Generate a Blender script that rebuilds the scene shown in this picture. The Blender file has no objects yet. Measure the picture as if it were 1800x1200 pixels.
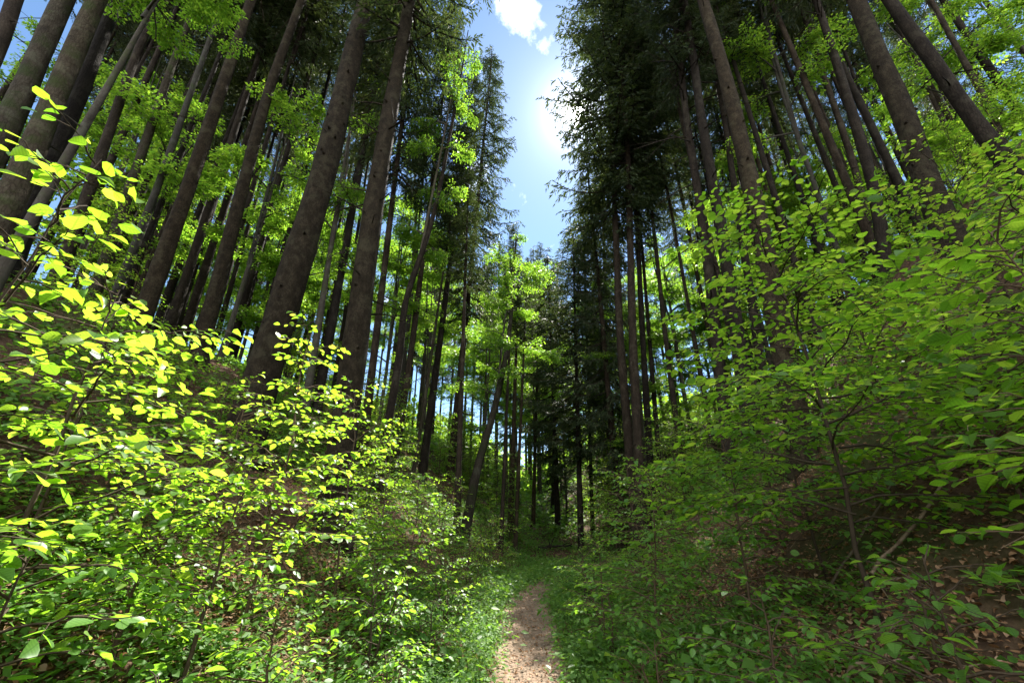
import bpy, math, random
import numpy as np
from mathutils import Vector, Euler, Matrix

R = math.radians
C = bpy.context.scene.collection
SC = bpy.context.scene

# ------------------------------------------------------------------ camera
F_PX, TILT = 720.0, R(22.4)              # focal length in pixels of an 1800 px wide frame
CAM = np.array([0.0, 0.0, 1.65])
cam = bpy.data.cameras.new('camera'); cam_o = bpy.data.objects.new('camera', cam); C.objects.link(cam_o)
cam.sensor_width = 36; cam.lens = 36*F_PX/1800; cam.clip_start = 0.05; cam.clip_end = 2000
cam_o.location = CAM; cam_o.rotation_euler = (math.pi/2+TILT, 0, 0)
SC.camera = cam_o

# ------------------------------------------------------------------ sun, sky, exposure
SUN_AZ, SUN_EL = R(12.6), R(51.0)        # azimuth measured from +Y towards +X
sun_dir = Vector((math.sin(SUN_AZ)*math.cos(SUN_EL), math.cos(SUN_AZ)*math.cos(SUN_EL), math.sin(SUN_EL)))
sun = bpy.data.lights.new('sun', 'SUN'); sun.energy = 5.0; sun.angle = R(0.5); sun.color = (1.0, .95, .86)
sun_o = bpy.data.objects.new('sun', sun); C.objects.link(sun_o)
sun_o.rotation_euler = sun_dir.to_track_quat('Z', 'Y').to_euler()

SKY_TINT = (.96, 1.06, 1.10); CLOUD_LO = .64; CLOUD_FILL = .34
W = bpy.data.worlds.new("World"); SC.world = W; W.use_nodes = True
wn, wl = W.node_tree.nodes, W.node_tree.links
wn.clear()
w_out = wn.new('ShaderNodeOutputWorld'); w_bg = wn.new('ShaderNodeBackground')
sky = wn.new('ShaderNodeTexSky'); sky.sky_type = 'NISHITA'; sky.sun_disc = False
sky.sun_elevation = SUN_EL; sky.sun_rotation = SUN_AZ; sky.dust_density = 0.1; sky.air_density = 1.0; sky.ozone_density = 2.0
w_bg.inputs['Strength'].default_value = 0.06
def wmath(op, a, b=None, c=None):
    m = wn.new('ShaderNodeMath'); m.operation = op
    for i, v in enumerate((a, b, c)):
        if v is None: continue
        if isinstance(v, (int, float)): m.inputs[i].default_value = v
        else: wl.new(v, m.inputs[i])
    return m.outputs[0]
tc = wn.new('ShaderNodeTexCoord')
tint = wn.new('ShaderNodeMixRGB'); tint.blend_type = 'MULTIPLY'; tint.inputs[0].default_value = 1; tint.inputs[2].default_value = (*SKY_TINT, 1)
wl.new(sky.outputs['Color'], tint.inputs[1])
# the bright aureole of haze round the sun
dt = wn.new('ShaderNodeVectorMath'); dt.operation = 'DOT_PRODUCT'; dt.inputs[1].default_value = sun_dir; wl.new(tc.outputs['Generated'], dt.inputs[0])
ang = wmath('ARCCOSINE', wmath('MINIMUM', dt.outputs['Value'], .99999))
g1 = wmath('MULTIPLY', wmath('EXPONENT', wmath('MULTIPLY', ang, -1/R(1.5))), 22.0)
g2 = wmath('ADD', wmath('MULTIPLY', wmath('EXPONENT', wmath('MULTIPLY', ang, -1/R(.35))), 300.0), wmath('MULTIPLY', wmath('EXPONENT', wmath('MULTIPLY', ang, -1/R(5.0))), 1.6))
au = wn.new('ShaderNodeMixRGB'); au.blend_type = 'ADD'; au.inputs[0].default_value = 1
gc = wn.new('ShaderNodeMixRGB'); gc.blend_type = 'MULTIPLY'; gc.inputs[0].default_value = 1; gc.inputs[2].default_value = (1, .97, .9, 1)
wl.new(wmath('ADD', g1, g2), gc.inputs[1]); wl.new(tint.outputs['Color'], au.inputs[1]); wl.new(gc.outputs['Color'], au.inputs[2])
# fair-weather clouds: scattered wisps ahead, unseen bright banks added behind the camera as fill light for the shade
sx = wn.new('ShaderNodeSeparateXYZ'); wl.new(tc.outputs['Generated'], sx.inputs[0])
cn = wn.new('ShaderNodeTexNoise'); cn.inputs['Scale'].default_value = 6.0; cn.inputs['Detail'].default_value = 8; cn.inputs['Roughness'].default_value = .6
wl.new(tc.outputs['Generated'], cn.inputs['Vector'])
more = wmath('MULTIPLY', wmath('MINIMUM', wmath('MAXIMUM', wmath('MULTIPLY_ADD', sx.outputs['Y'], -1.0, .55), 0.0), 1.0), CLOUD_FILL)
bank = wn.new('ShaderNodeVectorMath'); bank.operation = 'DOT_PRODUCT'; bank.inputs[1].default_value = Vector((-.03, .45, .89)).normalized(); wl.new(tc.outputs['Generated'], bank.inputs[0])
near = wmath('MULTIPLY', wmath('EXPONENT', wmath('MULTIPLY', wmath('ARCCOSINE', wmath('MINIMUM', bank.outputs['Value'], .99999)), -1/R(5))), .20)
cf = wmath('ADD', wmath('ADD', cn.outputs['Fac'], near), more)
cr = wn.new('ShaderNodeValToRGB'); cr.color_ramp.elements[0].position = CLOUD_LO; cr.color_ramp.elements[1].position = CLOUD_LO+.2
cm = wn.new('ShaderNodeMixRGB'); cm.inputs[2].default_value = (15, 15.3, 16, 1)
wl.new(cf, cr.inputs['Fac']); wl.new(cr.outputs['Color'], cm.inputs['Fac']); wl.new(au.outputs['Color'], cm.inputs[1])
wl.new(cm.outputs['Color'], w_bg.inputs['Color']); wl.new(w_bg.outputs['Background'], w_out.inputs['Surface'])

SC.view_settings.view_transform = 'Standard'; SC.view_settings.look = 'None'
SC.view_settings.exposure = 1.95; SC.view_settings.gamma = 1.0
SC.cycles.max_bounces = 7; SC.cycles.diffuse_bounces = 4; SC.cycles.glossy_bounces = 2
SC.cycles.transmission_bounces = 5; SC.cycles.sample_clamp_indirect = 6.0

# ------------------------------------------------------------------ helpers
def ray(px, py):
    r, u = (px-900)/F_PX, (600-py)/F_PX
    return np.array([r, math.cos(TILT)-u*math.sin(TILT), math.sin(TILT)+u*math.cos(TILT)])

def path_x(y):
    y = np.asarray(y, float)
    return 0.02 + .030*y + 0.13*np.clip(y-8.8, 0, 40)**2*np.exp(-np.clip(y-8.8, 0, 40)/4.5)

_L = np.array([[-5, 0], [0, 0], [.6, .13], [1.5, .68], [3.8, 2.55], [6.3, 4.7], [12, 6.6], [30, 11.5], [140, 34]])
_RN = np.array([[-5, 0], [0, 0], [.8, .14], [2, .85], [4, 2.7], [7, 6.3], [12, 10.6], [30, 18.0], [140, 40]])
_RF = np.array([[-5, 0], [0, 0], [.8, .16], [2, .9], [4, 2.5], [7, 4.7], [12, 7.0], [30, 11.0], [140, 30]])
def _soft(x, tab, w=.35):
    return sum(np.interp(x+o*w, tab[:, 0], tab[:, 1])*g for o, g in ((-1, .25), (0, .5), (1, .25)))
def height(x, y):
    x = np.asarray(x, float); y = np.asarray(y, float)
    u = x - path_x(y)
    k = np.clip((y-7)/6, 0, 1)
    w = 0.0
    left = _soft(-u-.75, _L); right = _soft(u-.75, _RN)*(1-k) + _soft(u-.75, _RF)*k
    h = left + right
    amp = np.clip((np.abs(u)-.6)/1.5, 0, 1)
    b = (.10*np.sin(1.7*x+.6*y)*np.sin(1.3*y-.5*x) + .05*np.sin(4.1*x+2)*np.sin(3.7*y+1) + .22*np.sin(.43*x+1)*np.sin(.37*y+.4))
    h = h + amp*b
    h = h - .10*np.clip((y-10)/4, 0, 1) + .105*np.clip(y-17, 0, 300) + .015*np.sin(5*x)*np.sin(2.3*y)
    return h
def H(x, y): return float(height(x, y))

def ground_hit(px, py, tmax=120):
    d = ray(px, py); t = 1.0
    while t < tmax:
        p = CAM+d*t
        if p[2] <= H(p[0], p[1]): return p, t
        t += .05
    return CAM+d*tmax, tmax

def empty(name, loc, rz=0.0):
    o = bpy.data.objects.new(name, None); o.empty_display_size = .2
    C.objects.link(o); o.location = loc; o.rotation_euler = (0, 0, rz); return o
def tag(o, label=None, cat=None, group=None, kind=None):
    if label: o['label'] = label
    if cat: o['category'] = cat
    if group: o['group'] = group
    if kind: o['kind'] = kind
    return o
def mesh(name, V, polys, mat, smooth=False):
    """polys: list of (n,k) index arrays"""
    me = bpy.data.meshes.new(name)
    V = np.asarray(V, np.float32)
    polys = [np.asarray(p, np.int32) for p in polys if len(p)]
    me.vertices.add(len(V)); me.vertices.foreach_set('co', V.ravel())
    loops = np.concatenate([p.ravel() for p in polys]); sizes = np.concatenate([np.full(len(p), p.shape[1], np.int32) for p in polys])
    starts = np.concatenate([[0], np.cumsum(sizes)[:-1]]).astype(np.int32)
    me.loops.add(len(loops)); me.loops.foreach_set('vertex_index', loops)
    me.polygons.add(len(sizes)); me.polygons.foreach_set('loop_start', starts)
    if smooth: me.polygons.foreach_set('use_smooth', np.ones(len(sizes), bool))
    me.update(calc_edges=True); me.validate()
    if mat: me.materials.append(mat)
    return me
def obj(name, me, parent=None, loc=(0, 0, 0), rot=(0, 0, 0), scl=(1, 1, 1)):
    o = bpy.data.objects.new(name, me); C.objects.link(o)
    o.location = loc; o.rotation_euler = rot; o.scale = scl
    if parent is not None: o.parent = parent
    return o

class Tubes:
    def __init__(s): s.V = []; s.Q = []; s.n = 0
    def add(s, pts, rad, n=6, rng=None, rough=0.0, cap=True):
        pts = np.asarray(pts, float); rad = np.asarray(rad, float)
        T = np.gradient(pts, axis=0); T /= np.linalg.norm(T, axis=1)[:, None]+1e-9
        ref = np.array([0, 0, 1.0]) if abs(T[0][2]) < .8 else np.array([1.0, 0, 0])
        A = np.cross(T, ref); A /= np.linalg.norm(A, axis=1)[:, None]+1e-9
        B = np.cross(T, A)
        a = np.linspace(0, 2*np.pi, n, endpoint=False)
        rr = rad[:, None]*np.ones((1, n))
        if rough and rng is not None: rr = rr*(1+rough*rng.uniform(-1, 1, rr.shape))
        ring = pts[:, None, :]+rr[..., None]*(np.cos(a)[None, :, None]*A[:, None, :]+np.sin(a)[None, :, None]*B[:, None, :])
        m = len(pts); base = s.n
        s.V.append(ring.reshape(-1, 3))
        i = np.arange(m-1)[:, None]*n; j = np.arange(n)[None, :]; j2 = (j+1) % n
        q = np.stack([i+j, i+j2, i+n+j2, i+n+j], -1).reshape(-1, 4)+base
        s.Q.append(q); s.n += m*n
    def build(s, name, mat): return mesh(name, np.concatenate(s.V), [np.concatenate(s.Q)], mat, True)

# leaf templates: (along, across, up), faces
T_NEAR = (np.array([[0, 0, 0], [.5, 0, -.03], [1, 0, -.10], [.2, .23, .03], [.52, .33, .05], [.82, .2, -.01], [.2, -.23, .03], [.52, -.33, .05], [.82, -.2, -.01]]),
          np.array([[0, 1, 4, 3], [1, 2, 5, 4], [1, 0, 6, 7], [2, 1, 7, 8]]))
T_MID = (np.array([[0, 0, 0], [.42, .31, .05], [1, 0, -.06], [.42, -.31, .05]]), np.array([[0, 2, 1], [0, 3, 2]]))
T_CLUMP = (np.array([[0, 0, 0], [.3, .34, .04], [.72, .26, .02], [1, 0, -.08], [.65, -.3, .03], [.25, -.27, .05], [.5, 0, -.03]]),
           np.array([[0, 6, 1, 1], [6, 3, 2, 1], [0, 5, 4, 6], [6, 4, 3, 3]]))
T_SPRAY = (np.array([[0, 0, 0], [.35, .13, -.02], [1, 0, -.12], [.35, -.13, -.02]]), np.array([[0, 2, 1], [0, 3, 2]]))
T_BLADE = (np.array([[0, .05, 0], [0, -.05, 0], [.55, .035, .0], [.55, -.035, .0], [1, 0, -.2]]), None)

def leaves(P, D, N, S, tpl, wid=1.0, curl=1.0):
    tv, tf = tpl
    P = np.asarray(P, float); D = np.asarray(D, float); N = np.asarray(N, float)
    D = D/(np.linalg.norm(D, axis=1)[:, None]+1e-9)
    Wd = np.cross(N, D); Wd /= np.linalg.norm(Wd, axis=1)[:, None]+1e-9
    U = np.cross(D, Wd)
    S = np.asarray(S, float)[:, None, None]
    wid = np.broadcast_to(np.asarray(wid, float), (len(P),))[:, None, None]
    curl = np.broadcast_to(np.asarray(curl, float), (len(P),))[:, None, None]
    V = P[:, None, :]+S*(tv[None, :, 0:1]*D[:, None, :]+wid*tv[None, :, 1:2]*Wd[:, None, :]+curl*tv[None, :, 2:3]*U[:, None, :])
    nv = len(tv)
    Fc = (tf[None]+(np.arange(len(P))*nv)[:, None, None]).reshape(-1, tf.shape[1])
    return V.reshape(-1, 3), Fc

def unit(v): v = np.asarray(v, float); return v/(np.linalg.norm(v)+1e-9)

# ------------------------------------------------------------------ materials
def new_mat(name):
    m = bpy.data.materials.new(name); m.use_nodes = True
    nt = m.node_tree; nt.nodes.clear(); return m, nt.nodes, nt.links
def ramp(nodes, stops):
    r = nodes.new('ShaderNodeValToRGB'); e = r.color_ramp.elements
    while len(e) < len(stops): e.new(.5)
    for i, (p, c) in enumerate(stops): e[i].position = p; e[i].color = (*c, 1)
    return r
def leaf_mat(name, stops, tstops, fac=.5, rough=.42, spec=.35, vein=0.0):
    m, n, l = new_mat(name)
    out = n.new('ShaderNodeOutputMaterial'); pb = n.new('ShaderNodeBsdfPrincipled'); tb = n.new('ShaderNodeBsdfTranslucent')
    mx = n.new('ShaderNodeMixShader'); mx.inputs[0].default_value = fac
    g = n.new('ShaderNodeNewGeometry'); oi = n.new('ShaderNodeObjectInfo')
    add = n.new('ShaderNodeMath'); add.operation = 'MULTIPLY_ADD'; add.inputs[1].default_value = .8
    mul = n.new('ShaderNodeMath'); mul.operation = 'MULTIPLY'; mul.inputs[1].default_value = .2
    l.new(oi.outputs['Random'], mul.inputs[0]); l.new(g.outputs['Random Per Island'], add.inputs[0]); l.new(mul.outputs[0], add.inputs[2])
    r1 = ramp(n, stops); r2 = ramp(n, tstops)
    l.new(add.outputs[0], r1.inputs[0]); l.new(add.outputs[0], r2.inputs[0])
    c1, c2 = r1.outputs[0], r2.outputs[0]
    if vein:      # midrib and side veins, and small brown specks
        at = n.new('ShaderNodeAttribute'); at.attribute_name = 'leaf'
        sp = n.new('ShaderNodeSeparateXYZ'); l.new(at.outputs['Vector'], sp.inputs[0])
        def mm(op, a, b=None, c=None):
            q = n.new('ShaderNodeMath'); q.operation = op
            for i, v in enumerate((a, b, c)):
                if v is None: continue
                if isinstance(v, (int, float)): q.inputs[i].default_value = v
                else: l.new(v, q.inputs[i])
            return q.outputs[0]
        ab = mm('ABSOLUTE', sp.outputs['Y'])
        side = mm('POWER', mm('ABSOLUTE', mm('SINE', mm('MULTIPLY', mm('SUBTRACT', sp.outputs['X'], mm('MULTIPLY', ab, .75)), 21.0))), 6.0)
        rib = mm('LESS_THAN', mm('ABSOLUTE', mm('SUBTRACT', side, 0)), .12)
        mid = mm('LESS_THAN', ab, .022)
        dark = mm('MULTIPLY', mm('MAXIMUM', mm('MULTIPLY', rib, .55), mid), vein)
        ns = n.new('ShaderNodeTexNoise'); ns.inputs['Scale'].default_value = 60; ns.inputs['Detail'].default_value = 3
        tcd = n.new('ShaderNodeTexCoord'); l.new(tcd.outputs['Object'], ns.inputs['Vector'])
        spk = ramp(n, [(.68, (0, 0, 0)), (.74, (.8, .8, .8))]); l.new(ns.outputs['Fac'], spk.inputs[0])
        def shade(c):
            x = n.new('ShaderNodeMixRGB'); x.blend_type = 'MULTIPLY'; x.inputs[2].default_value = (.5, .55, .5, 1); l.new(dark, x.inputs[0]); l.new(c, x.inputs[1])
            y = n.new('ShaderNodeMixRGB'); y.inputs[2].default_value = (.16, .11, .03, 1); l.new(spk.outputs[0], y.inputs[0]); l.new(x.outputs[0], y.inputs[1]); return y.outputs[0]
        c1, c2 = shade(c1), shade(c2)
    l.new(c1, pb.inputs['Base Color']); l.new(c2, tb.inputs['Color'])
    pb.inputs['Roughness'].default_value = rough; pb.inputs['Specular IOR Level'].default_value = spec
    l.new(pb.outputs[0], mx.inputs[1]); l.new(tb.outputs[0], mx.inputs[2]); l.new(mx.outputs[0], out.inputs['Surface'])
    return m
def bark_mat(name, stops, scale=7, stretch=.35, bump=.5, moss=None):
    m, n, l = new_mat(name)
    out = n.new('ShaderNodeOutputMaterial'); pb = n.new('ShaderNodeBsdfPrincipled'); pb.inputs['Roughness'].default_value = .9
    pb.inputs['Specular IOR Level'].default_value = .12
    tc = n.new('ShaderNodeTexCoord'); mp = n.new('ShaderNodeMapping'); mp.inputs['Scale'].default_value = (1, 1, stretch)
    no = n.new('ShaderNodeTexNoise'); no.inputs['Scale'].default_value = scale; no.inputs['Detail'].default_value = 10; no.inputs['Roughness'].default_value = .75
    vo = n.new('ShaderNodeTexVoronoi'); vo.inputs['Scale'].default_value = scale*4.5; vo.feature = 'DISTANCE_TO_EDGE'
    wob = n.new('ShaderNodeMixRGB'); wob.blend_type = 'ADD'; wob.inputs[0].default_value = .08
    l.new(tc.outputs['Object'], mp.inputs[0]); l.new(mp.outputs[0], no.inputs['Vector'])
    l.new(mp.outputs[0], wob.inputs[1]); l.new(no.outputs['Color'], wob.inputs[2]); l.new(wob.outputs[0], vo.inputs['Vector'])
    r = ramp(n, stops); l.new(no.outputs['Fac'], r.inputs[0])
    cr_ = ramp(n, [(.0, (.45, .42, .4)), (.12, (1, 1, 1))]); l.new(vo.outputs['Distance'], cr_.inputs[0])
    cm_ = n.new('ShaderNodeMixRGB'); cm_.blend_type = 'MULTIPLY'; cm_.inputs[0].default_value = min(1, bump*1.2); l.new(r.outputs[0], cm_.inputs[1]); l.new(cr_.outputs[0], cm_.inputs[2])
    # grey-green lichen in blotches
    n3 = n.new('ShaderNodeTexNoise'); n3.inputs['Scale'].default_value = 3.1; n3.inputs['Detail'].default_value = 9; n3.inputs['Roughness'].default_value = .7; l.new(tc.outputs['Object'], n3.inputs['Vector'])
    r3 = ramp(n, [(.52, (0, 0, 0)), (.62, (.55, .55, .55))]); l.new(n3.outputs['Fac'], r3.inputs[0])
    li = n.new('ShaderNodeMixRGB'); base = stops[-1][1]; li.inputs[2].default_value = (base[0]*1.0, base[1]*1.12, base[2]*1.05, 1)
    l.new(r3.outputs[0], li.inputs[0]); l.new(cm_.outputs[0], li.inputs[1]); col = li.outputs[0]
    if moss:
        n2 = n.new('ShaderNodeTexNoise'); n2.inputs['Scale'].default_value = 2.2; n2.inputs['Detail'].default_value = 9; n2.inputs['Roughness'].default_value = .7
        l.new(tc.outputs['Object'], n2.inputs['Vector'])
        r2 = ramp(n, [(.5, (0, 0, 0)), (.64, (.8, .8, .8))]); l.new(n2.outputs['Fac'], r2.inputs[0])
        mm = n.new('ShaderNodeMixRGB'); mm.inputs[2].default_value = (*moss, 1); l.new(r2.outputs[0], mm.inputs[0]); l.new(col, mm.inputs[1]); col = mm.outputs[0]
    oi = n.new('ShaderNodeObjectInfo'); rv = ramp(n, [(0, (.6, .62, .62)), (.5, (1, .98, .95)), (1, (1.35, 1.25, 1.12))]); l.new(oi.outputs['Random'], rv.inputs[0])
    vm = n.new('ShaderNodeMixRGB'); vm.blend_type = 'MULTIPLY'; vm.inputs[0].default_value = 1; l.new(col, vm.inputs[1]); l.new(rv.outputs[0], vm.inputs[2]); col = vm.outputs[0]
    l.new(col, pb.inputs['Base Color'])
    mt = n.new('ShaderNodeMath'); mt.operation = 'MULTIPLY_ADD'; mt.inputs[1].default_value = 2.0
    mn = n.new('ShaderNodeMath'); mn.operation = 'MINIMUM'; mn.inputs[1].default_value = .15; l.new(vo.outputs['Distance'], mn.inputs[0])
    l.new(mn.outputs[0], mt.inputs[0]); l.new(no.outputs['Fac'], mt.inputs[2])
    bp = n.new('ShaderNodeBump'); bp.inputs['Strength'].default_value = bump; bp.inputs['Distance'].default_value = .04
    l.new(mt.outputs[0], bp.inputs['Height']); l.new(bp.outputs[0], pb.inputs['Normal']); l.new(pb.outputs[0], out.inputs['Surface'])
    return m

M = {}
M['beech'] = leaf_mat('beech_leaf', [(0, (.05, .14, .02)), (.6, (.10, .21, .025)), (1, (.18, .27, .04))], [(0, (.20, .47, .02)), (.5, (.36, .64, .03)), (.93, (.54, .72, .06)), (1, (.5, .4, .06))], .56, vein=.6)
M['beech_deep'] = leaf_mat('beech_leaf_deep', [(0, (.07, .165, .035)), (.7, (.11, .24, .045)), (1, (.17, .28, .05))], [(0, (.20, .46, .03)), (.6, (.32, .60, .04)), (1, (.46, .66, .06))], .52, .42, .3, vein=.6)
M['crown_leaf'] = leaf_mat('crown_leaf', [(0, (.04, .10, .02)), (.6, (.065, .15, .022)), (1, (.11, .19, .03))], [(0, (.18, .40, .03)), (.6, (.30, .53, .035)), (1, (.46, .64, .05))], .56)
M['needle'] = leaf_mat('spruce_needle', [(0, (.024, .04, .02)), (.55, (.04, .06, .028)), (.9, (.06, .075, .035)), (1, (.09, .07, .045))], [(0, (.05, .09, .02)), (1, (.13, .17, .035))], .25, .6, .12)
M['herb'] = leaf_mat('herb_leaf', [(0, (.06, .13, .03)), (.6, (.09, .19, .04)), (1, (.14, .24, .06))], [(0, (.14, .34, .03)), (1, (.3, .5, .05))], .45, .55, .15)
M['grass'] = leaf_mat('grass_blade', [(0, (.045, .10, .025)), (1, (.11, .18, .05))], [(0, (.1, .22, .03)), (1, (.26, .4, .06))], .38, .6, .12)
M['litter'] = leaf_mat('dead_leaf', [(0, (.16, .08, .035)), (.35, (.26, .14, .07)), (.7, (.36, .22, .13)), (1, (.45, .33, .22))], [(0, (.2, .09, .03)), (1, (.3, .17, .08))], .25, .7, .2)
M['bark'] = bark_mat('spruce_bark', [(.3, (.013, .010, .006)), (.5, (.035, .027, .016)), (.7, (.075, .061, .038))], 8, .6, .8)
M['bark_dark'] = bark_mat('dark_spruce_bark', [(.25, (.011, .009, .007)), (.5, (.028, .022, .016)), (.75, (.062, .05, .037))], 7, .3, .7)
M['bark_moss'] = bark_mat('mossy_bark', [(.25, (.02, .017, .012)), (.5, (.048, .04, .028)), (.75, (.09, .08, .058))], 6, .35, .6, (.03, .045, .012))
M['beech_bark'] = bark_mat('beech_bark', [(.25, (.03, .027, .022)), (.5, (.055, .05, .041)), (.75, (.1, .095, .08))], 4, .6, .25, (.05, .065, .025))
M['twig'] = bark_mat('twig_bark', [(.3, (.045, .032, .022)), (.7, (.1, .075, .05))], 14, .4, .2)
M['deadwood'] = bark_mat('dead_wood', [(.3, (.12, .085, .06)), (.7, (.3, .23, .17))], 10, .3, .4)

def ground_mat():
    m, n, l = new_mat('forest_floor')
    out = n.new('ShaderNodeOutputMaterial'); pb = n.new('ShaderNodeBsdfPrincipled'); pb.inputs['Roughness'].default_value = .95; pb.inputs['Specular IOR Level'].default_value = .1
    tc = n.new('ShaderNodeTexCoord')
    a = n.new('ShaderNodeTexNoise'); a.inputs['Scale'].default_value = 9; a.inputs['Detail'].default_value = 9; a.inputs['Roughness'].default_value = .7
    v = n.new('ShaderNodeTexVoronoi'); v.inputs['Scale'].default_value = 22
    b = n.new('ShaderNodeTexNoise'); b.inputs['Scale'].default_value = .7; b.inputs['Detail'].default_value = 5
    for t in (a, v, b): l.new(tc.outputs['Object'], t.inputs['Vector'])
    r1 = ramp(n, [(.3, (.022, .014, .009)), (.5, (.06, .038, .024)), (.68, (.13, .082, .052))]); l.new(a.outputs['Fac'], r1.inputs[0])
    r2 = ramp(n, [(0, (.03, .018, .011)), (.5, (.085, .05, .03)), (1, (.17, .11, .07))]); l.new(v.outputs['Color'], r2.inputs[0])
    mx = n.new('ShaderNodeMixRGB'); mx.inputs[0].default_value = .5; l.new(r1.outputs[0], mx.inputs[1]); l.new(r2.outputs[0], mx.inputs[2])
    r3 = ramp(n, [(.5, (0, 0, 0)), (.66, (1, 1, 1))]); l.new(b.outputs['Fac'], r3.inputs[0])
    ms = n.new('ShaderNodeMixRGB'); ms.inputs[2].default_value = (.05, .075, .02, 1); l.new(mx.outputs[0], ms.inputs[1])
    sc = n.new('ShaderNodeMath'); sc.operation = 'MULTIPLY'; sc.inputs[1].default_value = .7; l.new(r3.outputs[0], sc.inputs[0]); l.new(sc.outputs[0], ms.inputs[0])
    l.new(ms.outputs[0], pb.inputs['Base Color'])
    bp = n.new('ShaderNodeBump'); bp.inputs['Strength'].default_value = .8; bp.inputs['Distance'].default_value = .05
    l.new(a.outputs['Fac'], bp.inputs['Height']); l.new(bp.outputs[0], pb.inputs['Normal']); l.new(pb.outputs[0], out.inputs['Surface'])
    return m
def path_mat():
    m, n, l = new_mat('trodden_earth')
    out = n.new('ShaderNodeOutputMaterial'); pb = n.new('ShaderNodeBsdfPrincipled'); pb.inputs['Roughness'].default_value = .95; pb.inputs['Specular IOR Level'].default_value = .1
    tc = n.new('ShaderNodeTexCoord')
    a = n.new('ShaderNodeTexNoise'); a.inputs['Scale'].default_value = 5; a.inputs['Detail'].default_value = 10; a.inputs['Roughness'].default_value = .75
    v = n.new('ShaderNodeTexVoronoi'); v.inputs['Scale'].default_value = 45
    for t in (a, v): l.new(tc.outputs['Object'], t.inputs['Vector'])
    r1 = ramp(n, [(.3, (.08, .06, .042)), (.5, (.19, .142, .10)), (.7, (.34, .265, .195))]); l.new(a.outputs['Fac'], r1.inputs[0])
    r2 = ramp(n, [(0, (.1, .065, .045)), (.7, (.24, .165, .12)), (1, (.36, .28, .22))]); l.new(v.outputs['Color'], r2.inputs[0])
    mx = n.new('ShaderNodeMixRGB'); mx.inputs[0].default_value = .4; l.new(r1.outputs[0], mx.inputs[1]); l.new(r2.outputs[0], mx.inputs[2])
    l.new(mx.outputs[0], pb.inputs['Base Color'])
    ad = n.new('ShaderNodeMath'); ad.operation = 'ADD'; l.new(a.outputs['Fac'], ad.inputs[0]); l.new(v.outputs['Distance'], ad.inputs[1])
    bp = n.new('ShaderNodeBump'); bp.inputs['Strength'].default_value = .7; bp.inputs['Distance'].default_value = .02
    l.new(ad.outputs[0], bp.inputs['Height']); l.new(bp.outputs[0], pb.inputs['Normal']); l.new(pb.outputs[0], out.inputs['Surface'])
    return m
M['ground'] = ground_mat(); M['path'] = path_mat()

# ------------------------------------------------------------------ ground and path
def axis(lo, hi, fine_lo, fine_hi, step, grow=1.12):
    a = list(np.arange(fine_lo, fine_hi, step)); s = step
    while a[-1] < hi: s *= grow; a.append(a[-1]+s)
    s = step
    while a[0] > lo: s *= grow; a.insert(0, a[0]-s)
    return np.array(a)
gx = axis(-160, 160, -8, 8, .12); gy = axis(-60, 320, -2, 14, .15)
GX, GY = np.meshgrid(gx, gy)
rg = np.random.default_rng(5)
GZ = height(GX, GY)
uu = np.abs(GX-path_x(GY))
GZ = GZ + rg.normal(0, .018, GZ.shape)*(uu > .55)*(np.abs(GX) < 12)
GZ = np.where((uu < .5) & (GY < 17), GZ-.02, GZ)
nx, ny = len(gx), len(gy)
ii = (np.arange(ny-1)[:, None]*nx+np.arange(nx-1)[None, :]).ravel()
me = mesh('ground', np.stack([GX, GY, GZ], -1).reshape(-1, 3), [np.stack([ii, ii+1, ii+nx+1, ii+nx], -1)], M['ground'], True)
tag(obj('ground', me), 'brown forest floor rising as steep banks on both sides of the path', 'ground', kind='structure')

ys = np.arange(-3, 12.5, .09); cols = np.linspace(-1, 1, 13)
wl_ = .50+.05*np.sin(1.9*ys)+.03*np.sin(5.3*ys+1)+.02*rg.normal(size=len(ys)); wr_ = .48+.05*np.sin(2.3*ys+2)+.03*np.sin(6.1*ys)+.02*rg.normal(size=len(ys))
PX = path_x(ys)[:, None]+np.where(cols < 0, cols*wl_[:, None], cols*wr_[:, None])
PY = np.repeat(ys[:, None], len(cols), 1)
PZ = height(PX, PY)+.012-.03*(1-cols**2)[None, :]+.03+rg.normal(0, .004, PX.shape)
PZ = np.where(np.abs(cols)[None, :] == 1, PZ-.05, PZ)
npx = len(cols); ii = (np.arange(len(ys)-1)[:, None]*npx+np.arange(npx-1)[None, :]).ravel()
me = mesh('path', np.stack([PX, PY, PZ], -1).reshape(-1, 3), [np.stack([ii, ii+1, ii+npx+1, ii+npx], -1)], M['path'], True)
tag(obj('path', me), 'narrow trodden brown earth path leading into the forest', 'path', kind='structure')

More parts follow.
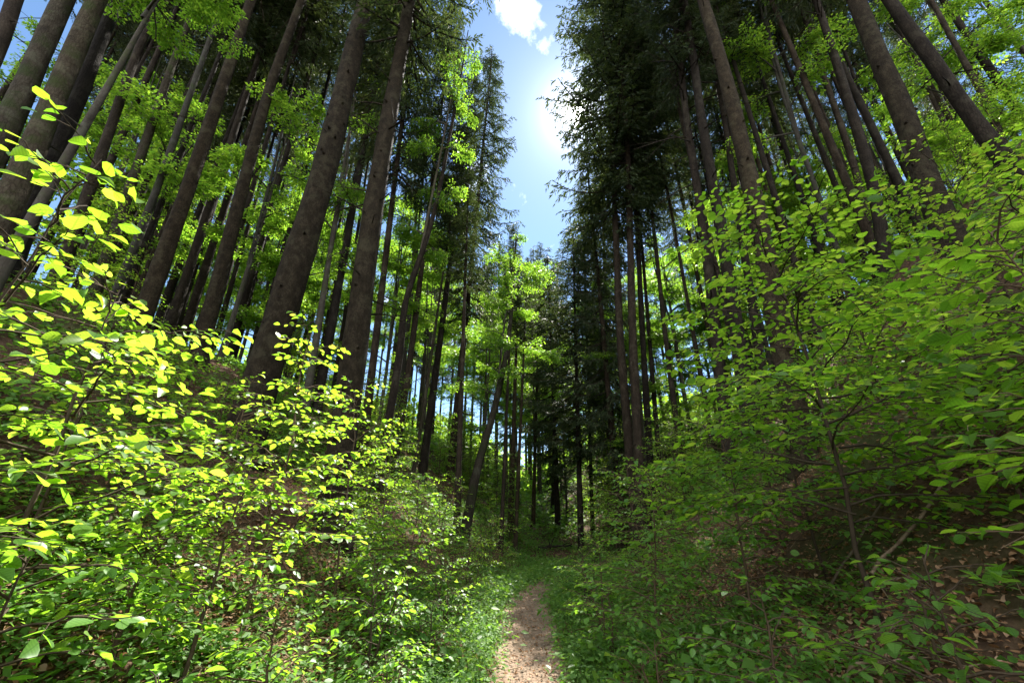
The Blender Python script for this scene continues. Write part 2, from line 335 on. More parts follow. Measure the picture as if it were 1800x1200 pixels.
# ------------------------------------------------------------------ crown prototypes
def spruce_crown(seed, Hc=16.0, Rm=2.3, per_m=9, sparse=1.0, droop=.35):
    """boughs in loose whorls; drooping side twigs set with small needle sprays"""
    rng = np.random.default_rng(seed)
    tb = Tubes(); P, D, N, S = [], [], [], []
    tb.add(np.array([[0, 0, -.2], [0, 0, Hc*.5], [0, 0, Hc]]), [.07, .05, .012], 5)
    nb = int(Hc*per_m); up = np.array([0, 0, 1.0])
    for i in range(nb):
        h = (i+rng.random())/nb
        z = round(h*Hc/.52)*.52+rng.normal(0, .09)
        L = Rm*min(1, .5+1.9*h)*(1-h)**.6*rng.uniform(.5, 1.2)+.15
        az = i*2.39996+rng.normal(0, .45)
        o = np.array([math.cos(az), math.sin(az), 0]); side = np.array([-o[1], o[0], 0])
        el = R(rng.normal(-16+40*h, 8)); m = 8; t = np.linspace(0, 1, m)
        pts = np.array([0, 0, z])[None]+o[None]*(t*L*math.cos(el))[:, None]
        pts[:, 2] += t*L*math.sin(el)-droop*L*.5*np.sin(t*np.pi*.75)+.14*L*t**3
        tb.add(pts, np.linspace(.026, .006, m)*(.6+.4*L), 3)
        nt = int((5+L*9)*sparse)
        for k in range(nt):
            s = .18+.82*(k+rng.random())/nt
            b = np.array([np.interp(s, t, pts[:, q]) for q in range(3)])
            sg = 1 if k % 2 else -1
            ln = (.18+.50*(1-s)*min(1, L/1.6)+.12*rng.random())*(.75+.5*rng.random())
            d = o*rng.uniform(.4, .9)+side*sg*rng.uniform(.4, .9); d[2] = -rng.uniform(.15, .9)
            d /= np.linalg.norm(d)
            n = max(4, int(ln/.036)); f = (np.arange(n)+rng.random(n))/n
            pos = b[None]+d[None]*(f*ln)[:, None]; pos[:, 2] -= .22*ln*f**2
            sd = np.cross(d, up); sd /= np.linalg.norm(sd)+1e-9
            w = np.where(np.arange(n) % 2, 1, -1)*rng.uniform(.2, .9, n)
            dd = d[None]*.9+sd[None]*w[:, None]+rng.normal(0, .2, (n, 3)); dd[:, 2] -= rng.uniform(0, .5, n)
            P.append(pos); D.append(dd); S.append(rng.uniform(.09, .20, n)*(1.1-.35*f)); N.append(up[None]+rng.normal(0, .55, (n, 3)))
    V, Fc = leaves(np.concatenate(P), np.concatenate(D), np.concatenate(N), np.concatenate(S), T_SPRAY, 1.15)
    return tb.build('boughs', M['bark_dark']), mesh('needles', V, [Fc], M['needle'])

def beech_crown(seed, Hc=9.0, Rm=2.6, n_limbs=13, leaf=.10, dens=1.5, mat='crown_leaf'):
    """limbs with plates of leaves; origin at the foot of the crown"""
    rng = np.random.default_rng(seed)
    tb = Tubes(); P, D, N, S = [], [], [], []
    tb.add(np.array([[0, 0, -.3], [.1*rng.normal(), .1*rng.normal(), Hc*.4], [.25*rng.normal(), .25*rng.normal(), Hc*.95]]), [.07, .05, .012], 5)
    for i in range(n_limbs):
        h = (i+.5*rng.random())/n_limbs; z = h*Hc*.92
        L = Rm*(math.sin(math.pi*min(1, .22+.75*h))**.7)*rng.uniform(.65, 1.15)
        az = i*2.39996+rng.normal(0, .4); el = R(rng.uniform(12, 48))
        o = np.array([math.cos(az), math.sin(az), 0]); m = 8; t = np.linspace(0, 1, m)
        pts = np.array([0, 0, z])[None]+o[None]*(t*L*math.cos(el))[:, None]
        pts[:, 2] += t*L*math.sin(el)-.35*L*t**2
        pts += np.cumsum(rng.normal(0, .045, pts.shape), 0)*t[:, None]
        tb.add(pts, np.linspace(.035, .006, m), 4)
        for k in range(int(5+L*4)):
            s = rng.uniform(.25, 1); b = np.array([np.interp(s, t, pts[:, q]) for q in range(3)])
            a2 = az+rng.choice([-1, 1])*rng.uniform(.3, 1.2); l2 = L*rng.uniform(.2, .45)*(1.15-.6*s)+.2
            d2 = np.array([math.cos(a2), math.sin(a2), rng.uniform(-.25, .3)]); e = b+d2*l2
            tb.add(np.array([b, (b+e)/2+[0, 0, .05], e]), [.012, .008, .004], 3)
            nl = int(l2*62*dens)
            if nl < 1: continue
            q = rng.random(nl); pos = b[None]+(e-b)[None]*q[:, None]
            sd = np.array([-d2[1], d2[0], 0]); off = rng.uniform(-1, 1, nl)
            pos += sd[None]*(off*.30*(1.1-.5*q))[:, None]; pos[:, 2] += rng.normal(0, .05, nl)-.09*np.abs(off)
            dd = d2[None]*.7+sd[None]*off[:, None]*1.2+rng.normal(0, .3, pos.shape); dd[:, 2] -= .25
            P.append(pos); D.append(dd); N.append(np.array([0, 0, 1.0])+rng.normal(0, .38, pos.shape)); S.append(leaf*rng.uniform(.7, 1.25, nl))
    V, Fc = leaves(np.concatenate(P), np.concatenate(D), np.concatenate(N), np.concatenate(S), T_MID)
    return tb.build('limbs', M['beech_bark']), mesh('leaves', V, [Fc], M[mat])

SPR = [spruce_crown(11, 16, 2.3, 11), spruce_crown(12, 16, 2.3, 9), spruce_crown(13, 16, 2.3, 11.5), spruce_crown(14, 16, 2.3, 8, .85, .5)]
BCH = [beech_crown(21), beech_crown(22, 9, 2.2, 12), beech_crown(23, 9, 3.0, 15), beech_crown(24, 9, 2.4, 9, .10, 1.2)]

# ------------------------------------------------------------------ trunks
def trunk_mesh(pts, r0, Ht, mat, seed, n=14, dead=0, flare=.45, taper=.82, dead_len=1.0, zc=99, knots=0):
    """pts: local polyline from the ground up"""
    rng = np.random.default_rng(seed); pts = np.asarray(pts, float)
    zz = pts[:, 2]; z = np.concatenate([[-.35, -.1, .08, .25, .5, .9], np.arange(1.5, Ht, .6), [Ht]])
    X = np.interp(z, zz, pts[:, 0]); Y = np.interp(z, zz, pts[:, 1])
    if len(pts) > 2:      # soften the bends
        for _ in range(2):
            X[1:-1] = (X[:-2]+2*X[1:-1]+X[2:])/4; Y[1:-1] = (Y[:-2]+2*Y[1:-1]+Y[2:])/4
    r = r0*(1-taper*np.clip(z/Ht, 0, 1))*(1+flare*np.exp(-np.clip(z+.1, 0, 99)/.28))
    r = r*(1+.035*np.sin(z*2.1+seed))
    tb = Tubes(); tb.add(np.stack([X, Y, z], -1), r, n, rng, .035)
    for i in range(dead):
        h = rng.uniform(1.2, min(zc+1.5, Ht*.9)); a = rng.uniform(0, 2*np.pi); L = dead_len*rng.uniform(.25, 1.0)*(.5+.5*min(1, h/zc))
        o = np.array([math.cos(a), math.sin(a), 0]); c = np.array([np.interp(h, z, X), np.interp(h, z, Y), h]); rr = np.interp(h, z, r)
        s = np.linspace(0, 1, 5); el = rng.uniform(-.45, .2)
        p = c+o*(rr*.8+s*L)[:, None]; p[:, 2] += s*L*el-.2*L*s**2; p += np.cumsum(rng.normal(0, .02*L, p.shape), 0)
        tb.add(p, np.linspace(.02, .006, 5)*(.7+.5*L), 3)
        if L > .6:
            for _ in range(3):
                q = p[rng.integers(1, 4)]; d = o*rng.uniform(.2, .6)+rng.normal(0, .4, 3); d[2] -= .2
                tb.add(np.array([q, q+d*.25*L, q+d*.5*L]), [.009, .007, .004], 3)
    for i in range(knots):
        h = rng.uniform(1.0, min(Ht*.6, 18)); a = rng.uniform(0, 2*np.pi)
        o = np.array([math.cos(a), math.sin(a), -.15]); c = np.array([np.interp(h, z, X), np.interp(h, z, Y), h]); rr = np.interp(h, z, r)
        tb.add(np.array([c+o*rr*.85, c+o*(rr+.012), c+o*(rr+rng.uniform(.02, .06))]), [.05, .03, .014], 5)
    return tb.build('trunk', M[mat]), (z, X, Y)

n_made = 0
def crown_child(root, kind, loc, height_, radius, lean, rz, k, trunk_cover=None):
    bough, leaf = (SPR if kind == 'spruce' else BCH)[k % 4]
    h0, r0 = (16.0, 2.3) if kind == 'spruce' else (9.0, 2.6)
    s = (radius/r0, radius/r0, height_/h0)
    rot = (-lean[1], lean[0], rz)
    e = obj('crown', leaf, root, loc, rot, s); e.rotation_mode = 'ZYX'
    obj('boughs' if kind == 'spruce' else 'limbs', bough, e)
    return e

def tree(px, diam, label, kind='spruce', width=None, hit=False, Ht=28, cb=12, cr=2.2, bark='bark', dead=8, name=None, k=None, group=None, Y=None, dead_len=1.0, knots=0, taper=.82):
    """px: picture points of the trunk's axis from low to high; the trunk stands at one distance, found from its girth or its foot"""
    global n_made
    n_made += 1
    d0 = ray(*px[0])
    if hit: p0, t0 = ground_hit(*px[0]); diam = width*t0/F_PX
    elif Y is not None: p0 = CAM+d0*(Y/d0[1])
    else: p0 = CAM+d0*(F_PX*diam/width)
    dep = float(np.dot(p0-CAM, [0, math.cos(TILT), math.sin(TILT)]))
    diam = .95*diam*dep/math.hypot(dep, p0[0])       # a round trunk seen obliquely covers more of the picture than its girth
    Yd = p0[1]
    W3 = [CAM+ray(*q)*(Yd/ray(*q)[1]) for q in px]
    lo, hi = W3[0], W3[-1]
    sl = (W3[1][0]-lo[0])/max(.3, W3[1][2]-lo[2]) if len(W3) > 1 else 0
    sl = max(-.12, min(.12, sl))
    bx = lo[0]; 
    for _ in range(6): bz = H(bx, Yd); bx = lo[0]-sl*(lo[2]-bz)
    bz = H(bx, Yd)
    base = np.array([bx, Yd, bz])
    su = (hi[0]-W3[-2][0])/max(.3, hi[2]-W3[-2][2]) if len(W3) > 1 else 0
    su = max(-.06, min(.06, su))
    loc = [np.array([-sl*.4, 0, -.4]), np.zeros(3)]+[w-base for w in W3 if w[2]-bz > .4]
    if loc[-1][2] < Ht: loc.append(loc[-1]+np.array([su*(Ht-loc[-1][2]), 0, Ht-loc[-1][2]]))
    loc = np.array(loc)
    nm = name or ('spruce_tree' if kind == 'spruce' else 'beech_tree')
    root = empty(nm, base)
    tag(root, label, 'tree', group or ('spruces on the valley sides' if kind == 'spruce' else 'beeches among the spruces'))
    me, (z, X, Yy) = trunk_mesh(loc, diam/2, Ht, bark, 100+n_made, 16 if width and width > 30 else 9, dead, dead_len=dead_len, zc=cb, knots=knots, taper=taper)
    obj('trunk', me, root)
    cx = float(np.interp(cb, z, X)); tx = float(np.interp(Ht*.97, z, X))
    lean = (math.atan2(tx-cx, Ht-cb), 0)
    crown_child(root, kind, (cx, 0, cb), Ht-cb+.4, cr*(.78 if cb > 12.7 else 1), lean, (n_made*1.7) % 6.28, n_made if k is None else k)
    return root
# ------------------------------------------------------------------ the trees one can tell apart: left side
tree([(480, 600), (571, 300), (643, 0)], .70, 'thickest grey-brown spruce trunk left of the path, leaning right, bright edge', width=70, Ht=33, cb=17, cr=2.3, dead=22, dead_len=.4, knots=46)
tree([(625, 600), (652, 390), (680, 225), (710, 65), (720, 0)], .54, 'second thick spruce trunk left of the path with boughs high on its right', width=52, Ht=30, cb=11.5, cr=2.9, bark='bark', dead=16, knots=26, k=3, dead_len=1.6)
tree([(0, 85), (20, 20), (32, -30)], .45, 'dark spruce trunk cut off by the upper left corner of the view', width=42, Ht=27, cb=14, cr=2.0, bark='bark_dark')
tree([(47, 150), (110, 0)], .5, 'thick dark trunk rising behind the topmost sunlit twigs at far left', width=55, Ht=29, cb=15, cr=2.2, bark='bark_moss', dead=3)
tree([(85, 200), (160, 20)], .48, 'left one of two nearly touching dark trunks at upper left', width=54, Ht=29, cb=15, cr=2.2, bark='bark_moss', dead=4)
tree([(120, 215), (192, 30)], .40, 'right one of two nearly touching dark trunks, with pale scarred bark', width=40, Ht=28, cb=15, cr=2.2, bark='bark_dark', dead=4)
tree([(170, 295), (235, 105)], .38, 'slim dark spruce just right of the touching pair of trunks', width=27, Ht=28, cb=14, cr=2.1, bark='bark_dark')
tree([(187, 300), (270, 110)], .34, 'thin dark spruce leaning close against its slim left neighbour', width=20, Ht=28, cb=13, cr=2.0, bark='bark_dark')
tree([(215, 370), (295, 135)], .36, 'dark spruce in the upper left standing before sunlit leaves', width=25, Ht=28, cb=13, cr=2.1, bark='bark_moss')
tree([(195, 540), (275, 335), (345, 135), (385, 25)], .27, 'long thin greyish trunk slanting across the left slope', width=22, Ht=25, cb=15, cr=1.7, bark='beech_bark', dead=6)
tree([(255, 545), (345, 290), (430, 35)], .43, 'straight dark brown spruce on the crest of the left bank', width=40, Ht=30, cb=15, cr=2.3, dead=8)
tree([(320, 510), (378, 335), (435, 160)], .36, 'dark spruce right behind the straight brown one on the left crest', width=22, Ht=29, cb=12, cr=2.2, bark='bark_dark')
tree([(345, 460), (400, 280)], .32, 'thin dark spruce between two larger ones on the left crest', width=15, Ht=28, cb=11, cr=2.0, bark='bark_dark')
tree([(365, 565), (470, 165), (530, 0)], .42, 'tall slanting spruce with grey top, next left of the thickest trunk', width=34, Ht=30, cb=14, cr=2.3, dead=10)
tree([(557, 590), (585, 415)], .26, 'leafy beech with hanging green sprays between the two thick spruces', 'beech', width=16, Ht=14, cb=4.5, cr=1.9, bark='beech_bark', dead=2, taper=.9)
tree([(580, 590), (610, 425)], .30, 'slim dark spruce just left of the second thick trunk', width=18, Ht=26, cb=11, cr=2.0, bark='bark_dark')
tree([(600, 595), (622, 450)], .2, 'very thin dark pole tight against the second thick trunk', width=9, Ht=22, cb=12, cr=1.6, bark='bark_dark')
tree([(662, 585), (695, 310)], .27, 'slim reddish-dark spruce just right of the second thick trunk', width=16, Ht=26, cb=9, cr=2.0, bark='bark_dark')
tree([(690, 700), (708, 595), (705, 540), (730, 480), (760, 390), (777, 310), (795, 215), (807, 155)], .27, 'beech with a snaking double-bent dark trunk and a green top', 'beech', width=18, Ht=17.5, cb=6.5, cr=1.8, bark='bark_dark', dead=3, taper=.85, k=1)
tree([(740, 845), (770, 625), (812, 300)], .33, 'straight dark spruce right of the snaking beech', width=17, hit=True, Ht=21, cb=9.5, cr=1.3, bark='bark_dark', dead=14)
tree([(790, 840), (815, 600), (840, 350)], .3, 'spruce at the left rim of the sky gap, bushy grey top', width=15, hit=True, Ht=30, cb=8, cr=3.0, bark='bark_dark', dead=12, k=2)
tree([(690, 830), (722, 625), (740, 480)], .3, 'reddish dark trunk behind the snaking beech', width=16, hit=True, Ht=23, cb=10, cr=1.8, bark='bark_dark')
tree([(725, 840), (745, 715)], .2, 'greenish thin pole between the reddish trunk and the straight dark spruce', width=8, hit=True, Ht=15, cb=8, cr=1.3, bark='bark_moss')
tree([(815, 945), (840, 810), (865, 740), (895, 600)], .3, 'mossy beech leaning right over the path end, yellow-green crown', 'beech', width=20, hit=True, Ht=10.5, cb=4.0, cr=1.7, bark='bark_moss', dead=6, k=2)
tree([(802, 945), (807, 800)], .3, 'short-looking dark trunk tight behind the foot of the leaning mossy beech', width=14, hit=True, Ht=12.5, cb=8, cr=1.0, bark='bark_dark')
tree([(880, 970), (892, 690)], .2, 'thin spruce pole just right of the leaning beech at the path end', width=9, hit=True, Ht=12.5, cb=8, cr=.8, bark='bark_dark')
tree([(897, 940), (907, 625)], .25, 'sturdier pole with its foot behind the two thin ones at the path end', width=12, hit=True, Ht=13, cb=8, cr=.9, bark='bark')
tree([(905, 970), (920, 635)], .22, 'thin straight pole over the bright shrub at the path end', width=9, hit=True, Ht=12, cb=8, cr=.8, bark='bark')
tree([(937, 925), (945, 625)], .22, 'thin pole in the middle of the far gap between the banks', width=8, hit=True, Ht=19, cb=11, cr=1.2, bark='bark')
# right side
tree([(1022, 975), (1012, 600)], .3, 'slender trunk under dense dark boughs, foot near the path on the right', width=13, hit=True, Ht=15, cb=3.5, cr=2.6, bark='bark_dark', k=0)
tree([(972, 900), (975, 750)], .3, 'far spruce with low dark boughs forming the right rim of the sky gap', width=9, hit=True, Ht=21, cb=3.5, cr=2.6, bark='bark_dark', k=2)
tree([(1042, 935), (1037, 770)], .3, 'thin dark spruce just right of the slender boughy trunk', width=8, hit=True, Ht=19, cb=4, cr=2.6, bark='bark_dark', k=1)
tree([(1072, 850), (1067, 600)], .3, 'dark spruce left of the cluster of bare black trunks', width=11, hit=True, Ht=30, cb=5, cr=2.6, bark='bark_dark', k=0)
tree([(1110, 830), (1090, 600), (1078, 300)], .36, 'leftmost black trunk of the bare cluster right of the gap', width=20, Ht=36, cb=12, cr=3.4, bark='bark_dark', dead=10, k=2)
tree([(1124, 830), (1112, 600), (1105, 300)], .36, 'thick black trunk overlapping the leftmost one of the bare cluster', width=21, Ht=37, cb=12.5, cr=3.0, bark='bark_dark', dead=12, k=0)
tree([(1145, 845), (1130, 600), (1115, 300)], .28, 'middle black trunk of the bare cluster right of the gap', width=15, Ht=35, cb=13, cr=2.4, bark='bark_dark', dead=16, k=1)
tree([(1162, 850), (1142, 600), (1125, 390)], .22, 'thinnest black pole of the bare cluster right of the gap', width=11, Ht=25, cb=11, cr=1.8, bark='bark_dark', dead=18)
tree([(1205, 865), (1170, 595), (1145, 365), (1127, 170)], .24, 'bare thin pole with many dead twigs at the right of the bare cluster', width=13, Ht=27, cb=12.5, cr=1.9, bark='bark_dark', dead=30, dead_len=1.6)
tree([(1270, 690), (1240, 425), (1205, 200), (1195, 100)], .36, 'dark spruce with fine dead twigs beside a thicker dark neighbour', width=27, Ht=29, cb=13, cr=2.2, bark='bark_dark', dead=36, dead_len=2.0)
tree([(1300, 620), (1270, 415), (1235, 225), (1215, 75)], .42, 'thicker dark spruce left of the grey spotted trunk', width=32, Ht=30, cb=13, cr=2.3, bark='bark_dark', dead=24, dead_len=1.7)
tree([(1300, 390), (1270, 190)], .3, 'slim dark trunk half hidden behind the grey spotted trunk', width=17, Ht=28, cb=12, cr=2.0, bark='bark_dark')
tree([(1345, 450), (1325, 345), (1300, 235), (1270, 115), (1235, 0)], .48, 'grey spotted spruce trunk curving up out of the big green bush', width=44, Ht=31, cb=15, cr=2.2, dead=20, dead_len=.5, knots=40)
tree([(1560, 500), (1545, 370), (1520, 270), (1480, 140), (1435, 0)], .38, 'dark slanting spruce with black drooping boughs, left of the widest right trunk', width=30, Ht=29, cb=11, cr=2.2, bark='bark_dark', dead=10, k=3)
tree([(1680, 440), (1625, 320), (1600, 225), (1550, 115), (1505, 0)], .58, 'widest grey spotted spruce trunk on the right slope', width=62, Ht=31, cb=15, cr=2.4, dead=20, dead_len=.45, knots=50)
tree([(1760, 270), (1700, 200), (1650, 120), (1580, 25)], .42, 'dark scaly trunk strongly slanting at the upper right', width=42, Ht=28, cb=13, cr=2.2, bark='bark_dark', dead=6)
tree([(1430, 320), (1370, 150), (1340, 25)], .22, 'slender beech with a thin forked trunk and green crown on the right slope', 'beech', width=13, Ht=18, cb=6, cr=2.4, bark='beech_bark', dead=3, k=0)
tree([(1545, 495), (1505, 300)], .3, 'slim dark trunk close behind the dark slanting spruce', width=20, Ht=27, cb=12, cr=2.0, bark='bark_dark')
tree([(1570, 340), (1545, 250)], .25, 'thin dark pole left behind the widest right trunk', width=13, Ht=26, cb=12, cr=1.8, bark='bark_dark')
tree([(1705, 330), (1670, 240)], .28, 'thin trunk between the widest grey trunk and the scaly slanting one', width=15, Ht=26, cb=12, cr=1.9, bark='bark_dark')
tree([(1790, 330), (1745, 200)], .3, 'dark trunk at the right edge of the view below the leafy twig', width=20, Ht=26, cb=12, cr=1.9, bark='bark_dark')
def edge_spruce(x, y, Ht, cb, cr, label, k):
    global n_made
    n_made += 1
    root = tag(empty('spruce_tree', (x, y, H(x, y))), label, 'tree', 'spruces on the valley sides')
    me, _ = trunk_mesh([[0, 0, -.4], [.05, 0, Ht*.5], [0, .05, Ht]], .16, Ht, 'bark_dark', 500+n_made, 9, 8, zc=cb)
    obj('trunk', me, root); crown_child(root, 'spruce', (0, 0, cb), Ht-cb+.3, cr, (0, 0), n_made*1.1, k)
edge_spruce(3.9, 16.2, 19, 3.2, 1.9, 'dense spruce with boughs almost to the ground, left of the bare black cluster', 2)
edge_spruce(2.5, 24.5, 17.5, 2.5, 2.7, 'dark spruce low at the right rim of the sky gap behind the others', 0)
# leafy young beeches that reach over the bank
def leafy(x, y, Ht, cb, cr, label, k, d=.14):
    global n_made
    n_made += 1
    root = tag(empty('beech_tree', (x, y, H(x, y))), label, 'tree', 'beeches among the spruces')
    me, _ = trunk_mesh([[0, 0, -.4], [.1, 0, Ht*.5], [.0, .1, Ht]], d/2, Ht, 'beech_bark', 300+n_made, 8, 2, taper=.9)
    obj('trunk', me, root); crown_child(root, 'beech', (.05, 0, cb), Ht-cb+.3, cr, (0, 0), n_made*1.3, k)
leafy(-6.4, 4.4, 9.0, 5.6, 1.6, 'young beech spreading sunlit leaves across the top left trunks', 0)
leafy(-7.2, 9.5, 10, 3.0, 2.3, 'leafy beech filling the gap left of the thickest trunk', 1)
leafy(-10.5, 9.5, 8, 2.0, 2.4, 'leafy beech behind the dark trunks at upper left', 2)
leafy(-4.4, 13.5, 10, 2.5, 2.2, 'bright beech behind the reddish trunk left of the gap', 2)
leafy(-1.6, 23, 13, 3, 3.0, 'bright yellow-green beech low in the middle of the far gap', 0)
leafy(1.6, 31, 22, 5, 3.3, 'farthest yellow-green beech closing the foot of the sky gap', 2)
leafy(5.0, 16, 10, 2.0, 2.3, 'bright beech seen between the bare black trunks and twiggy pole', 1)
leafy(9.5, 13, 10, 2.5, 2.4, 'green beech in the gap right of the grey spotted trunk', 2)
leafy(12.5, 10.5, 7, 1.5, 2.2, 'green beech at upper right behind the scaly slanting trunk', 1)
leafy(4.6, 19.5, 13, 4, 2.5, 'bright green beech behind the bare black trunks', 2)
leafy(7.5, 17.5, 12, 3, 2.4, 'light green beech behind the dark spruce with fine dead twigs', 0)
leafy(9.5, 23, 13, 3, 2.7, 'light green beech seen between the twiggy pole and the thicker dark spruce', 2)
leafy(11.5, 28, 16, 4, 3.0, 'far light green beech behind the twiggy pole', 1)
leafy(6.2, 24, 14, 3, 2.6, 'far green beech right behind the middle of the bare cluster', 0)
leafy(.6, 35, 25, 8, 3.4, 'tallest far beech whose top closes the sky gap', 0)
leafy(-.4, 28, 19, 5, 2.8, 'tall light green beech left of the farthest yellow-green one', 1)
leafy(-4.5, 20, 12, 3, 2.6, 'sunlit beech seen between the snaking beech and the straight dark spruce', 0)
# ------------------------------------------------------------------ the forest behind: copies of a few trees
def proto(kind, seed, Ht, cb, cr, d, bark):
    me, _ = trunk_mesh([[0, 0, -.4], [.1, .05, Ht*.5], [-.05, 0, Ht]], d/2, Ht, bark, seed, 8, 10 if kind == 'spruce' else 3, zc=cb, taper=.85)
    return me, Ht, cb, cr
SP = [proto('spruce', 61, 27, 8, 2.5, .32, 'bark_dark'), proto('spruce', 62, 29, 6, 2.6, .36, 'bark_dark'), proto('spruce', 63, 25, 10.5, 2.3, .28, 'bark'), proto('spruce', 64, 30, 9, 2.5, .38, 'bark_moss')]
BP = [proto('beech', 71, 15, 6, 2.6, .2, 'beech_bark'), proto('beech', 72, 16, 7, 2.7, .24, 'beech_bark'), proto('beech', 73, 10, 2, 2.4, .16, 'beech_bark')]
SPX = [proto('spruce', 65, 24, 12, 1.5, .2, 'bark_dark'), proto('spruce', 66, 26, 14, 1.5, .24, 'bark_dark')]
def far_tree(kind, x, y, i, label, group, s=1.0, rz=0, sort=None):
    me, Ht, cb, cr = SPX[i-4] if sort == 'slim' else (SP if kind == 'spruce' else BP)[i % (4 if kind == 'spruce' else 3)]
    root = tag(empty('spruce_tree' if kind == 'spruce' else 'beech_tree', (x, y, H(x, y)), rz), label, 'tree', group)
    root.scale = (s, s, s)
    obj('trunk', me, root)
    crown_child(root, kind, (0, 0, cb), Ht-cb+.3, cr, (0, 0), 0, 3 if sort == 'slim' else i)
rng = np.random.default_rng(77)
placed = []
def scatter(kind, n, x0, x1, y0, y1, mind, label, group, sort=None):
    c = 0; tries = 0
    while c < n and tries < 4000:
        tries += 1
        x = rng.uniform(x0, x1); y = rng.uniform(y0, y1)
        if abs(x-float(path_x(y))) < 2.2 and y < 26: continue
        if any((x-a)**2+(y-b)**2 < mind**2 for a, b in placed): continue
        # keep the strip of open sky over the path and the sun's corridor
        if -.09*y-.4 < x < .09*y+.6 and y < 27: continue
        if .0*y < x < .27*y and y < 24: continue
        if kind == 'spruce' and .27*y < x < .47*y and y < 34: continue
        placed.append((x, y)); far_tree(kind, x, y, {None: int(rng.integers(0, 12)), 'low': 2, 'slim': 4+int(rng.integers(0, 2))}[sort], label, group, rng.uniform(.82, 1.12)*(.72 if .13*y-1.5 < x < .30*y+1.5 and y > 24 else 1.0), rng.uniform(0, 6.28), sort); c += 1
scatter('beech', 13, -17, -6.5, 9, 20, 1.9, 'leafy green beech of the middle distance on the left bank', 'beeches on the left bank', 'low')
scatter('beech', 14, 7, 18, 9, 20, 1.9, 'leafy green beech of the middle distance on the right bank', 'beeches on the right bank', 'low')
scatter('spruce', 40, -19, -5.5, 9, 20, 1.1, 'slim dark spruce among many alike in the ranks on the left bank', 'slim spruces on the left bank', 'slim')
scatter('spruce', 40, 6, 20, 8.5, 20, 1.1, 'slim dark spruce among many alike in the ranks on the right bank', 'slim spruces on the right bank', 'slim')
scatter('spruce', 17, -36, -5, 12, 40, 1.8, 'dark background spruce among many alike behind the left crest', 'background spruces on the left')
scatter('beech', 16, -34, -4, 13, 40, 2.0, 'leafy background beech among the dark spruces behind the left crest', 'background beeches on the left')
scatter('spruce', 17, 5.5, 36, 12, 42, 1.8, 'dark background spruce among many alike on the right slope', 'background spruces on the right')
scatter('beech', 15, 6, 34, 12, 42, 2.0, 'leafy background beech among the dark spruces on the right slope', 'background beeches on the right')
scatter('spruce', 40, -12, 13, 37, 62, 1.3, 'thin far spruce in the dense stand closing the valley', 'far spruces closing the valley')
scatter('beech', 16, -9, 10, 25, 40, 1.5, 'far sunlit beech in the stand closing the valley', 'far beeches closing the valley')
# the woods beyond, one far-off mass
def woods(n, label):
    rg = np.random.default_rng(88)
    a = rg.uniform(-1.45, 1.45, n); r = rg.uniform(46, 85, n)
    x = r*np.sin(a); y = r*np.cos(a)
    cl = .5+.5*np.sin(9*a+.2*r)*np.sin(23*a+1)
    z = height(x, y)+rg.random(n)**1.3*(1.5+3.5*cl)+.2
    D = rg.normal(0, 1, (n, 3)); D[:, 2] -= .5
    V, Fc = leaves(np.stack([x, y, z], -1), D, np.array([0, 0, 1.])+rg.normal(0, .6, (n, 3)), rg.uniform(.35, .9, n), T_MID)
    tag(obj('woods', mesh('woods', V, [Fc], M['crown_leaf'])), label, 'woods', kind='stuff')
woods(45000, 'far-off wood closing the view between the trunks')
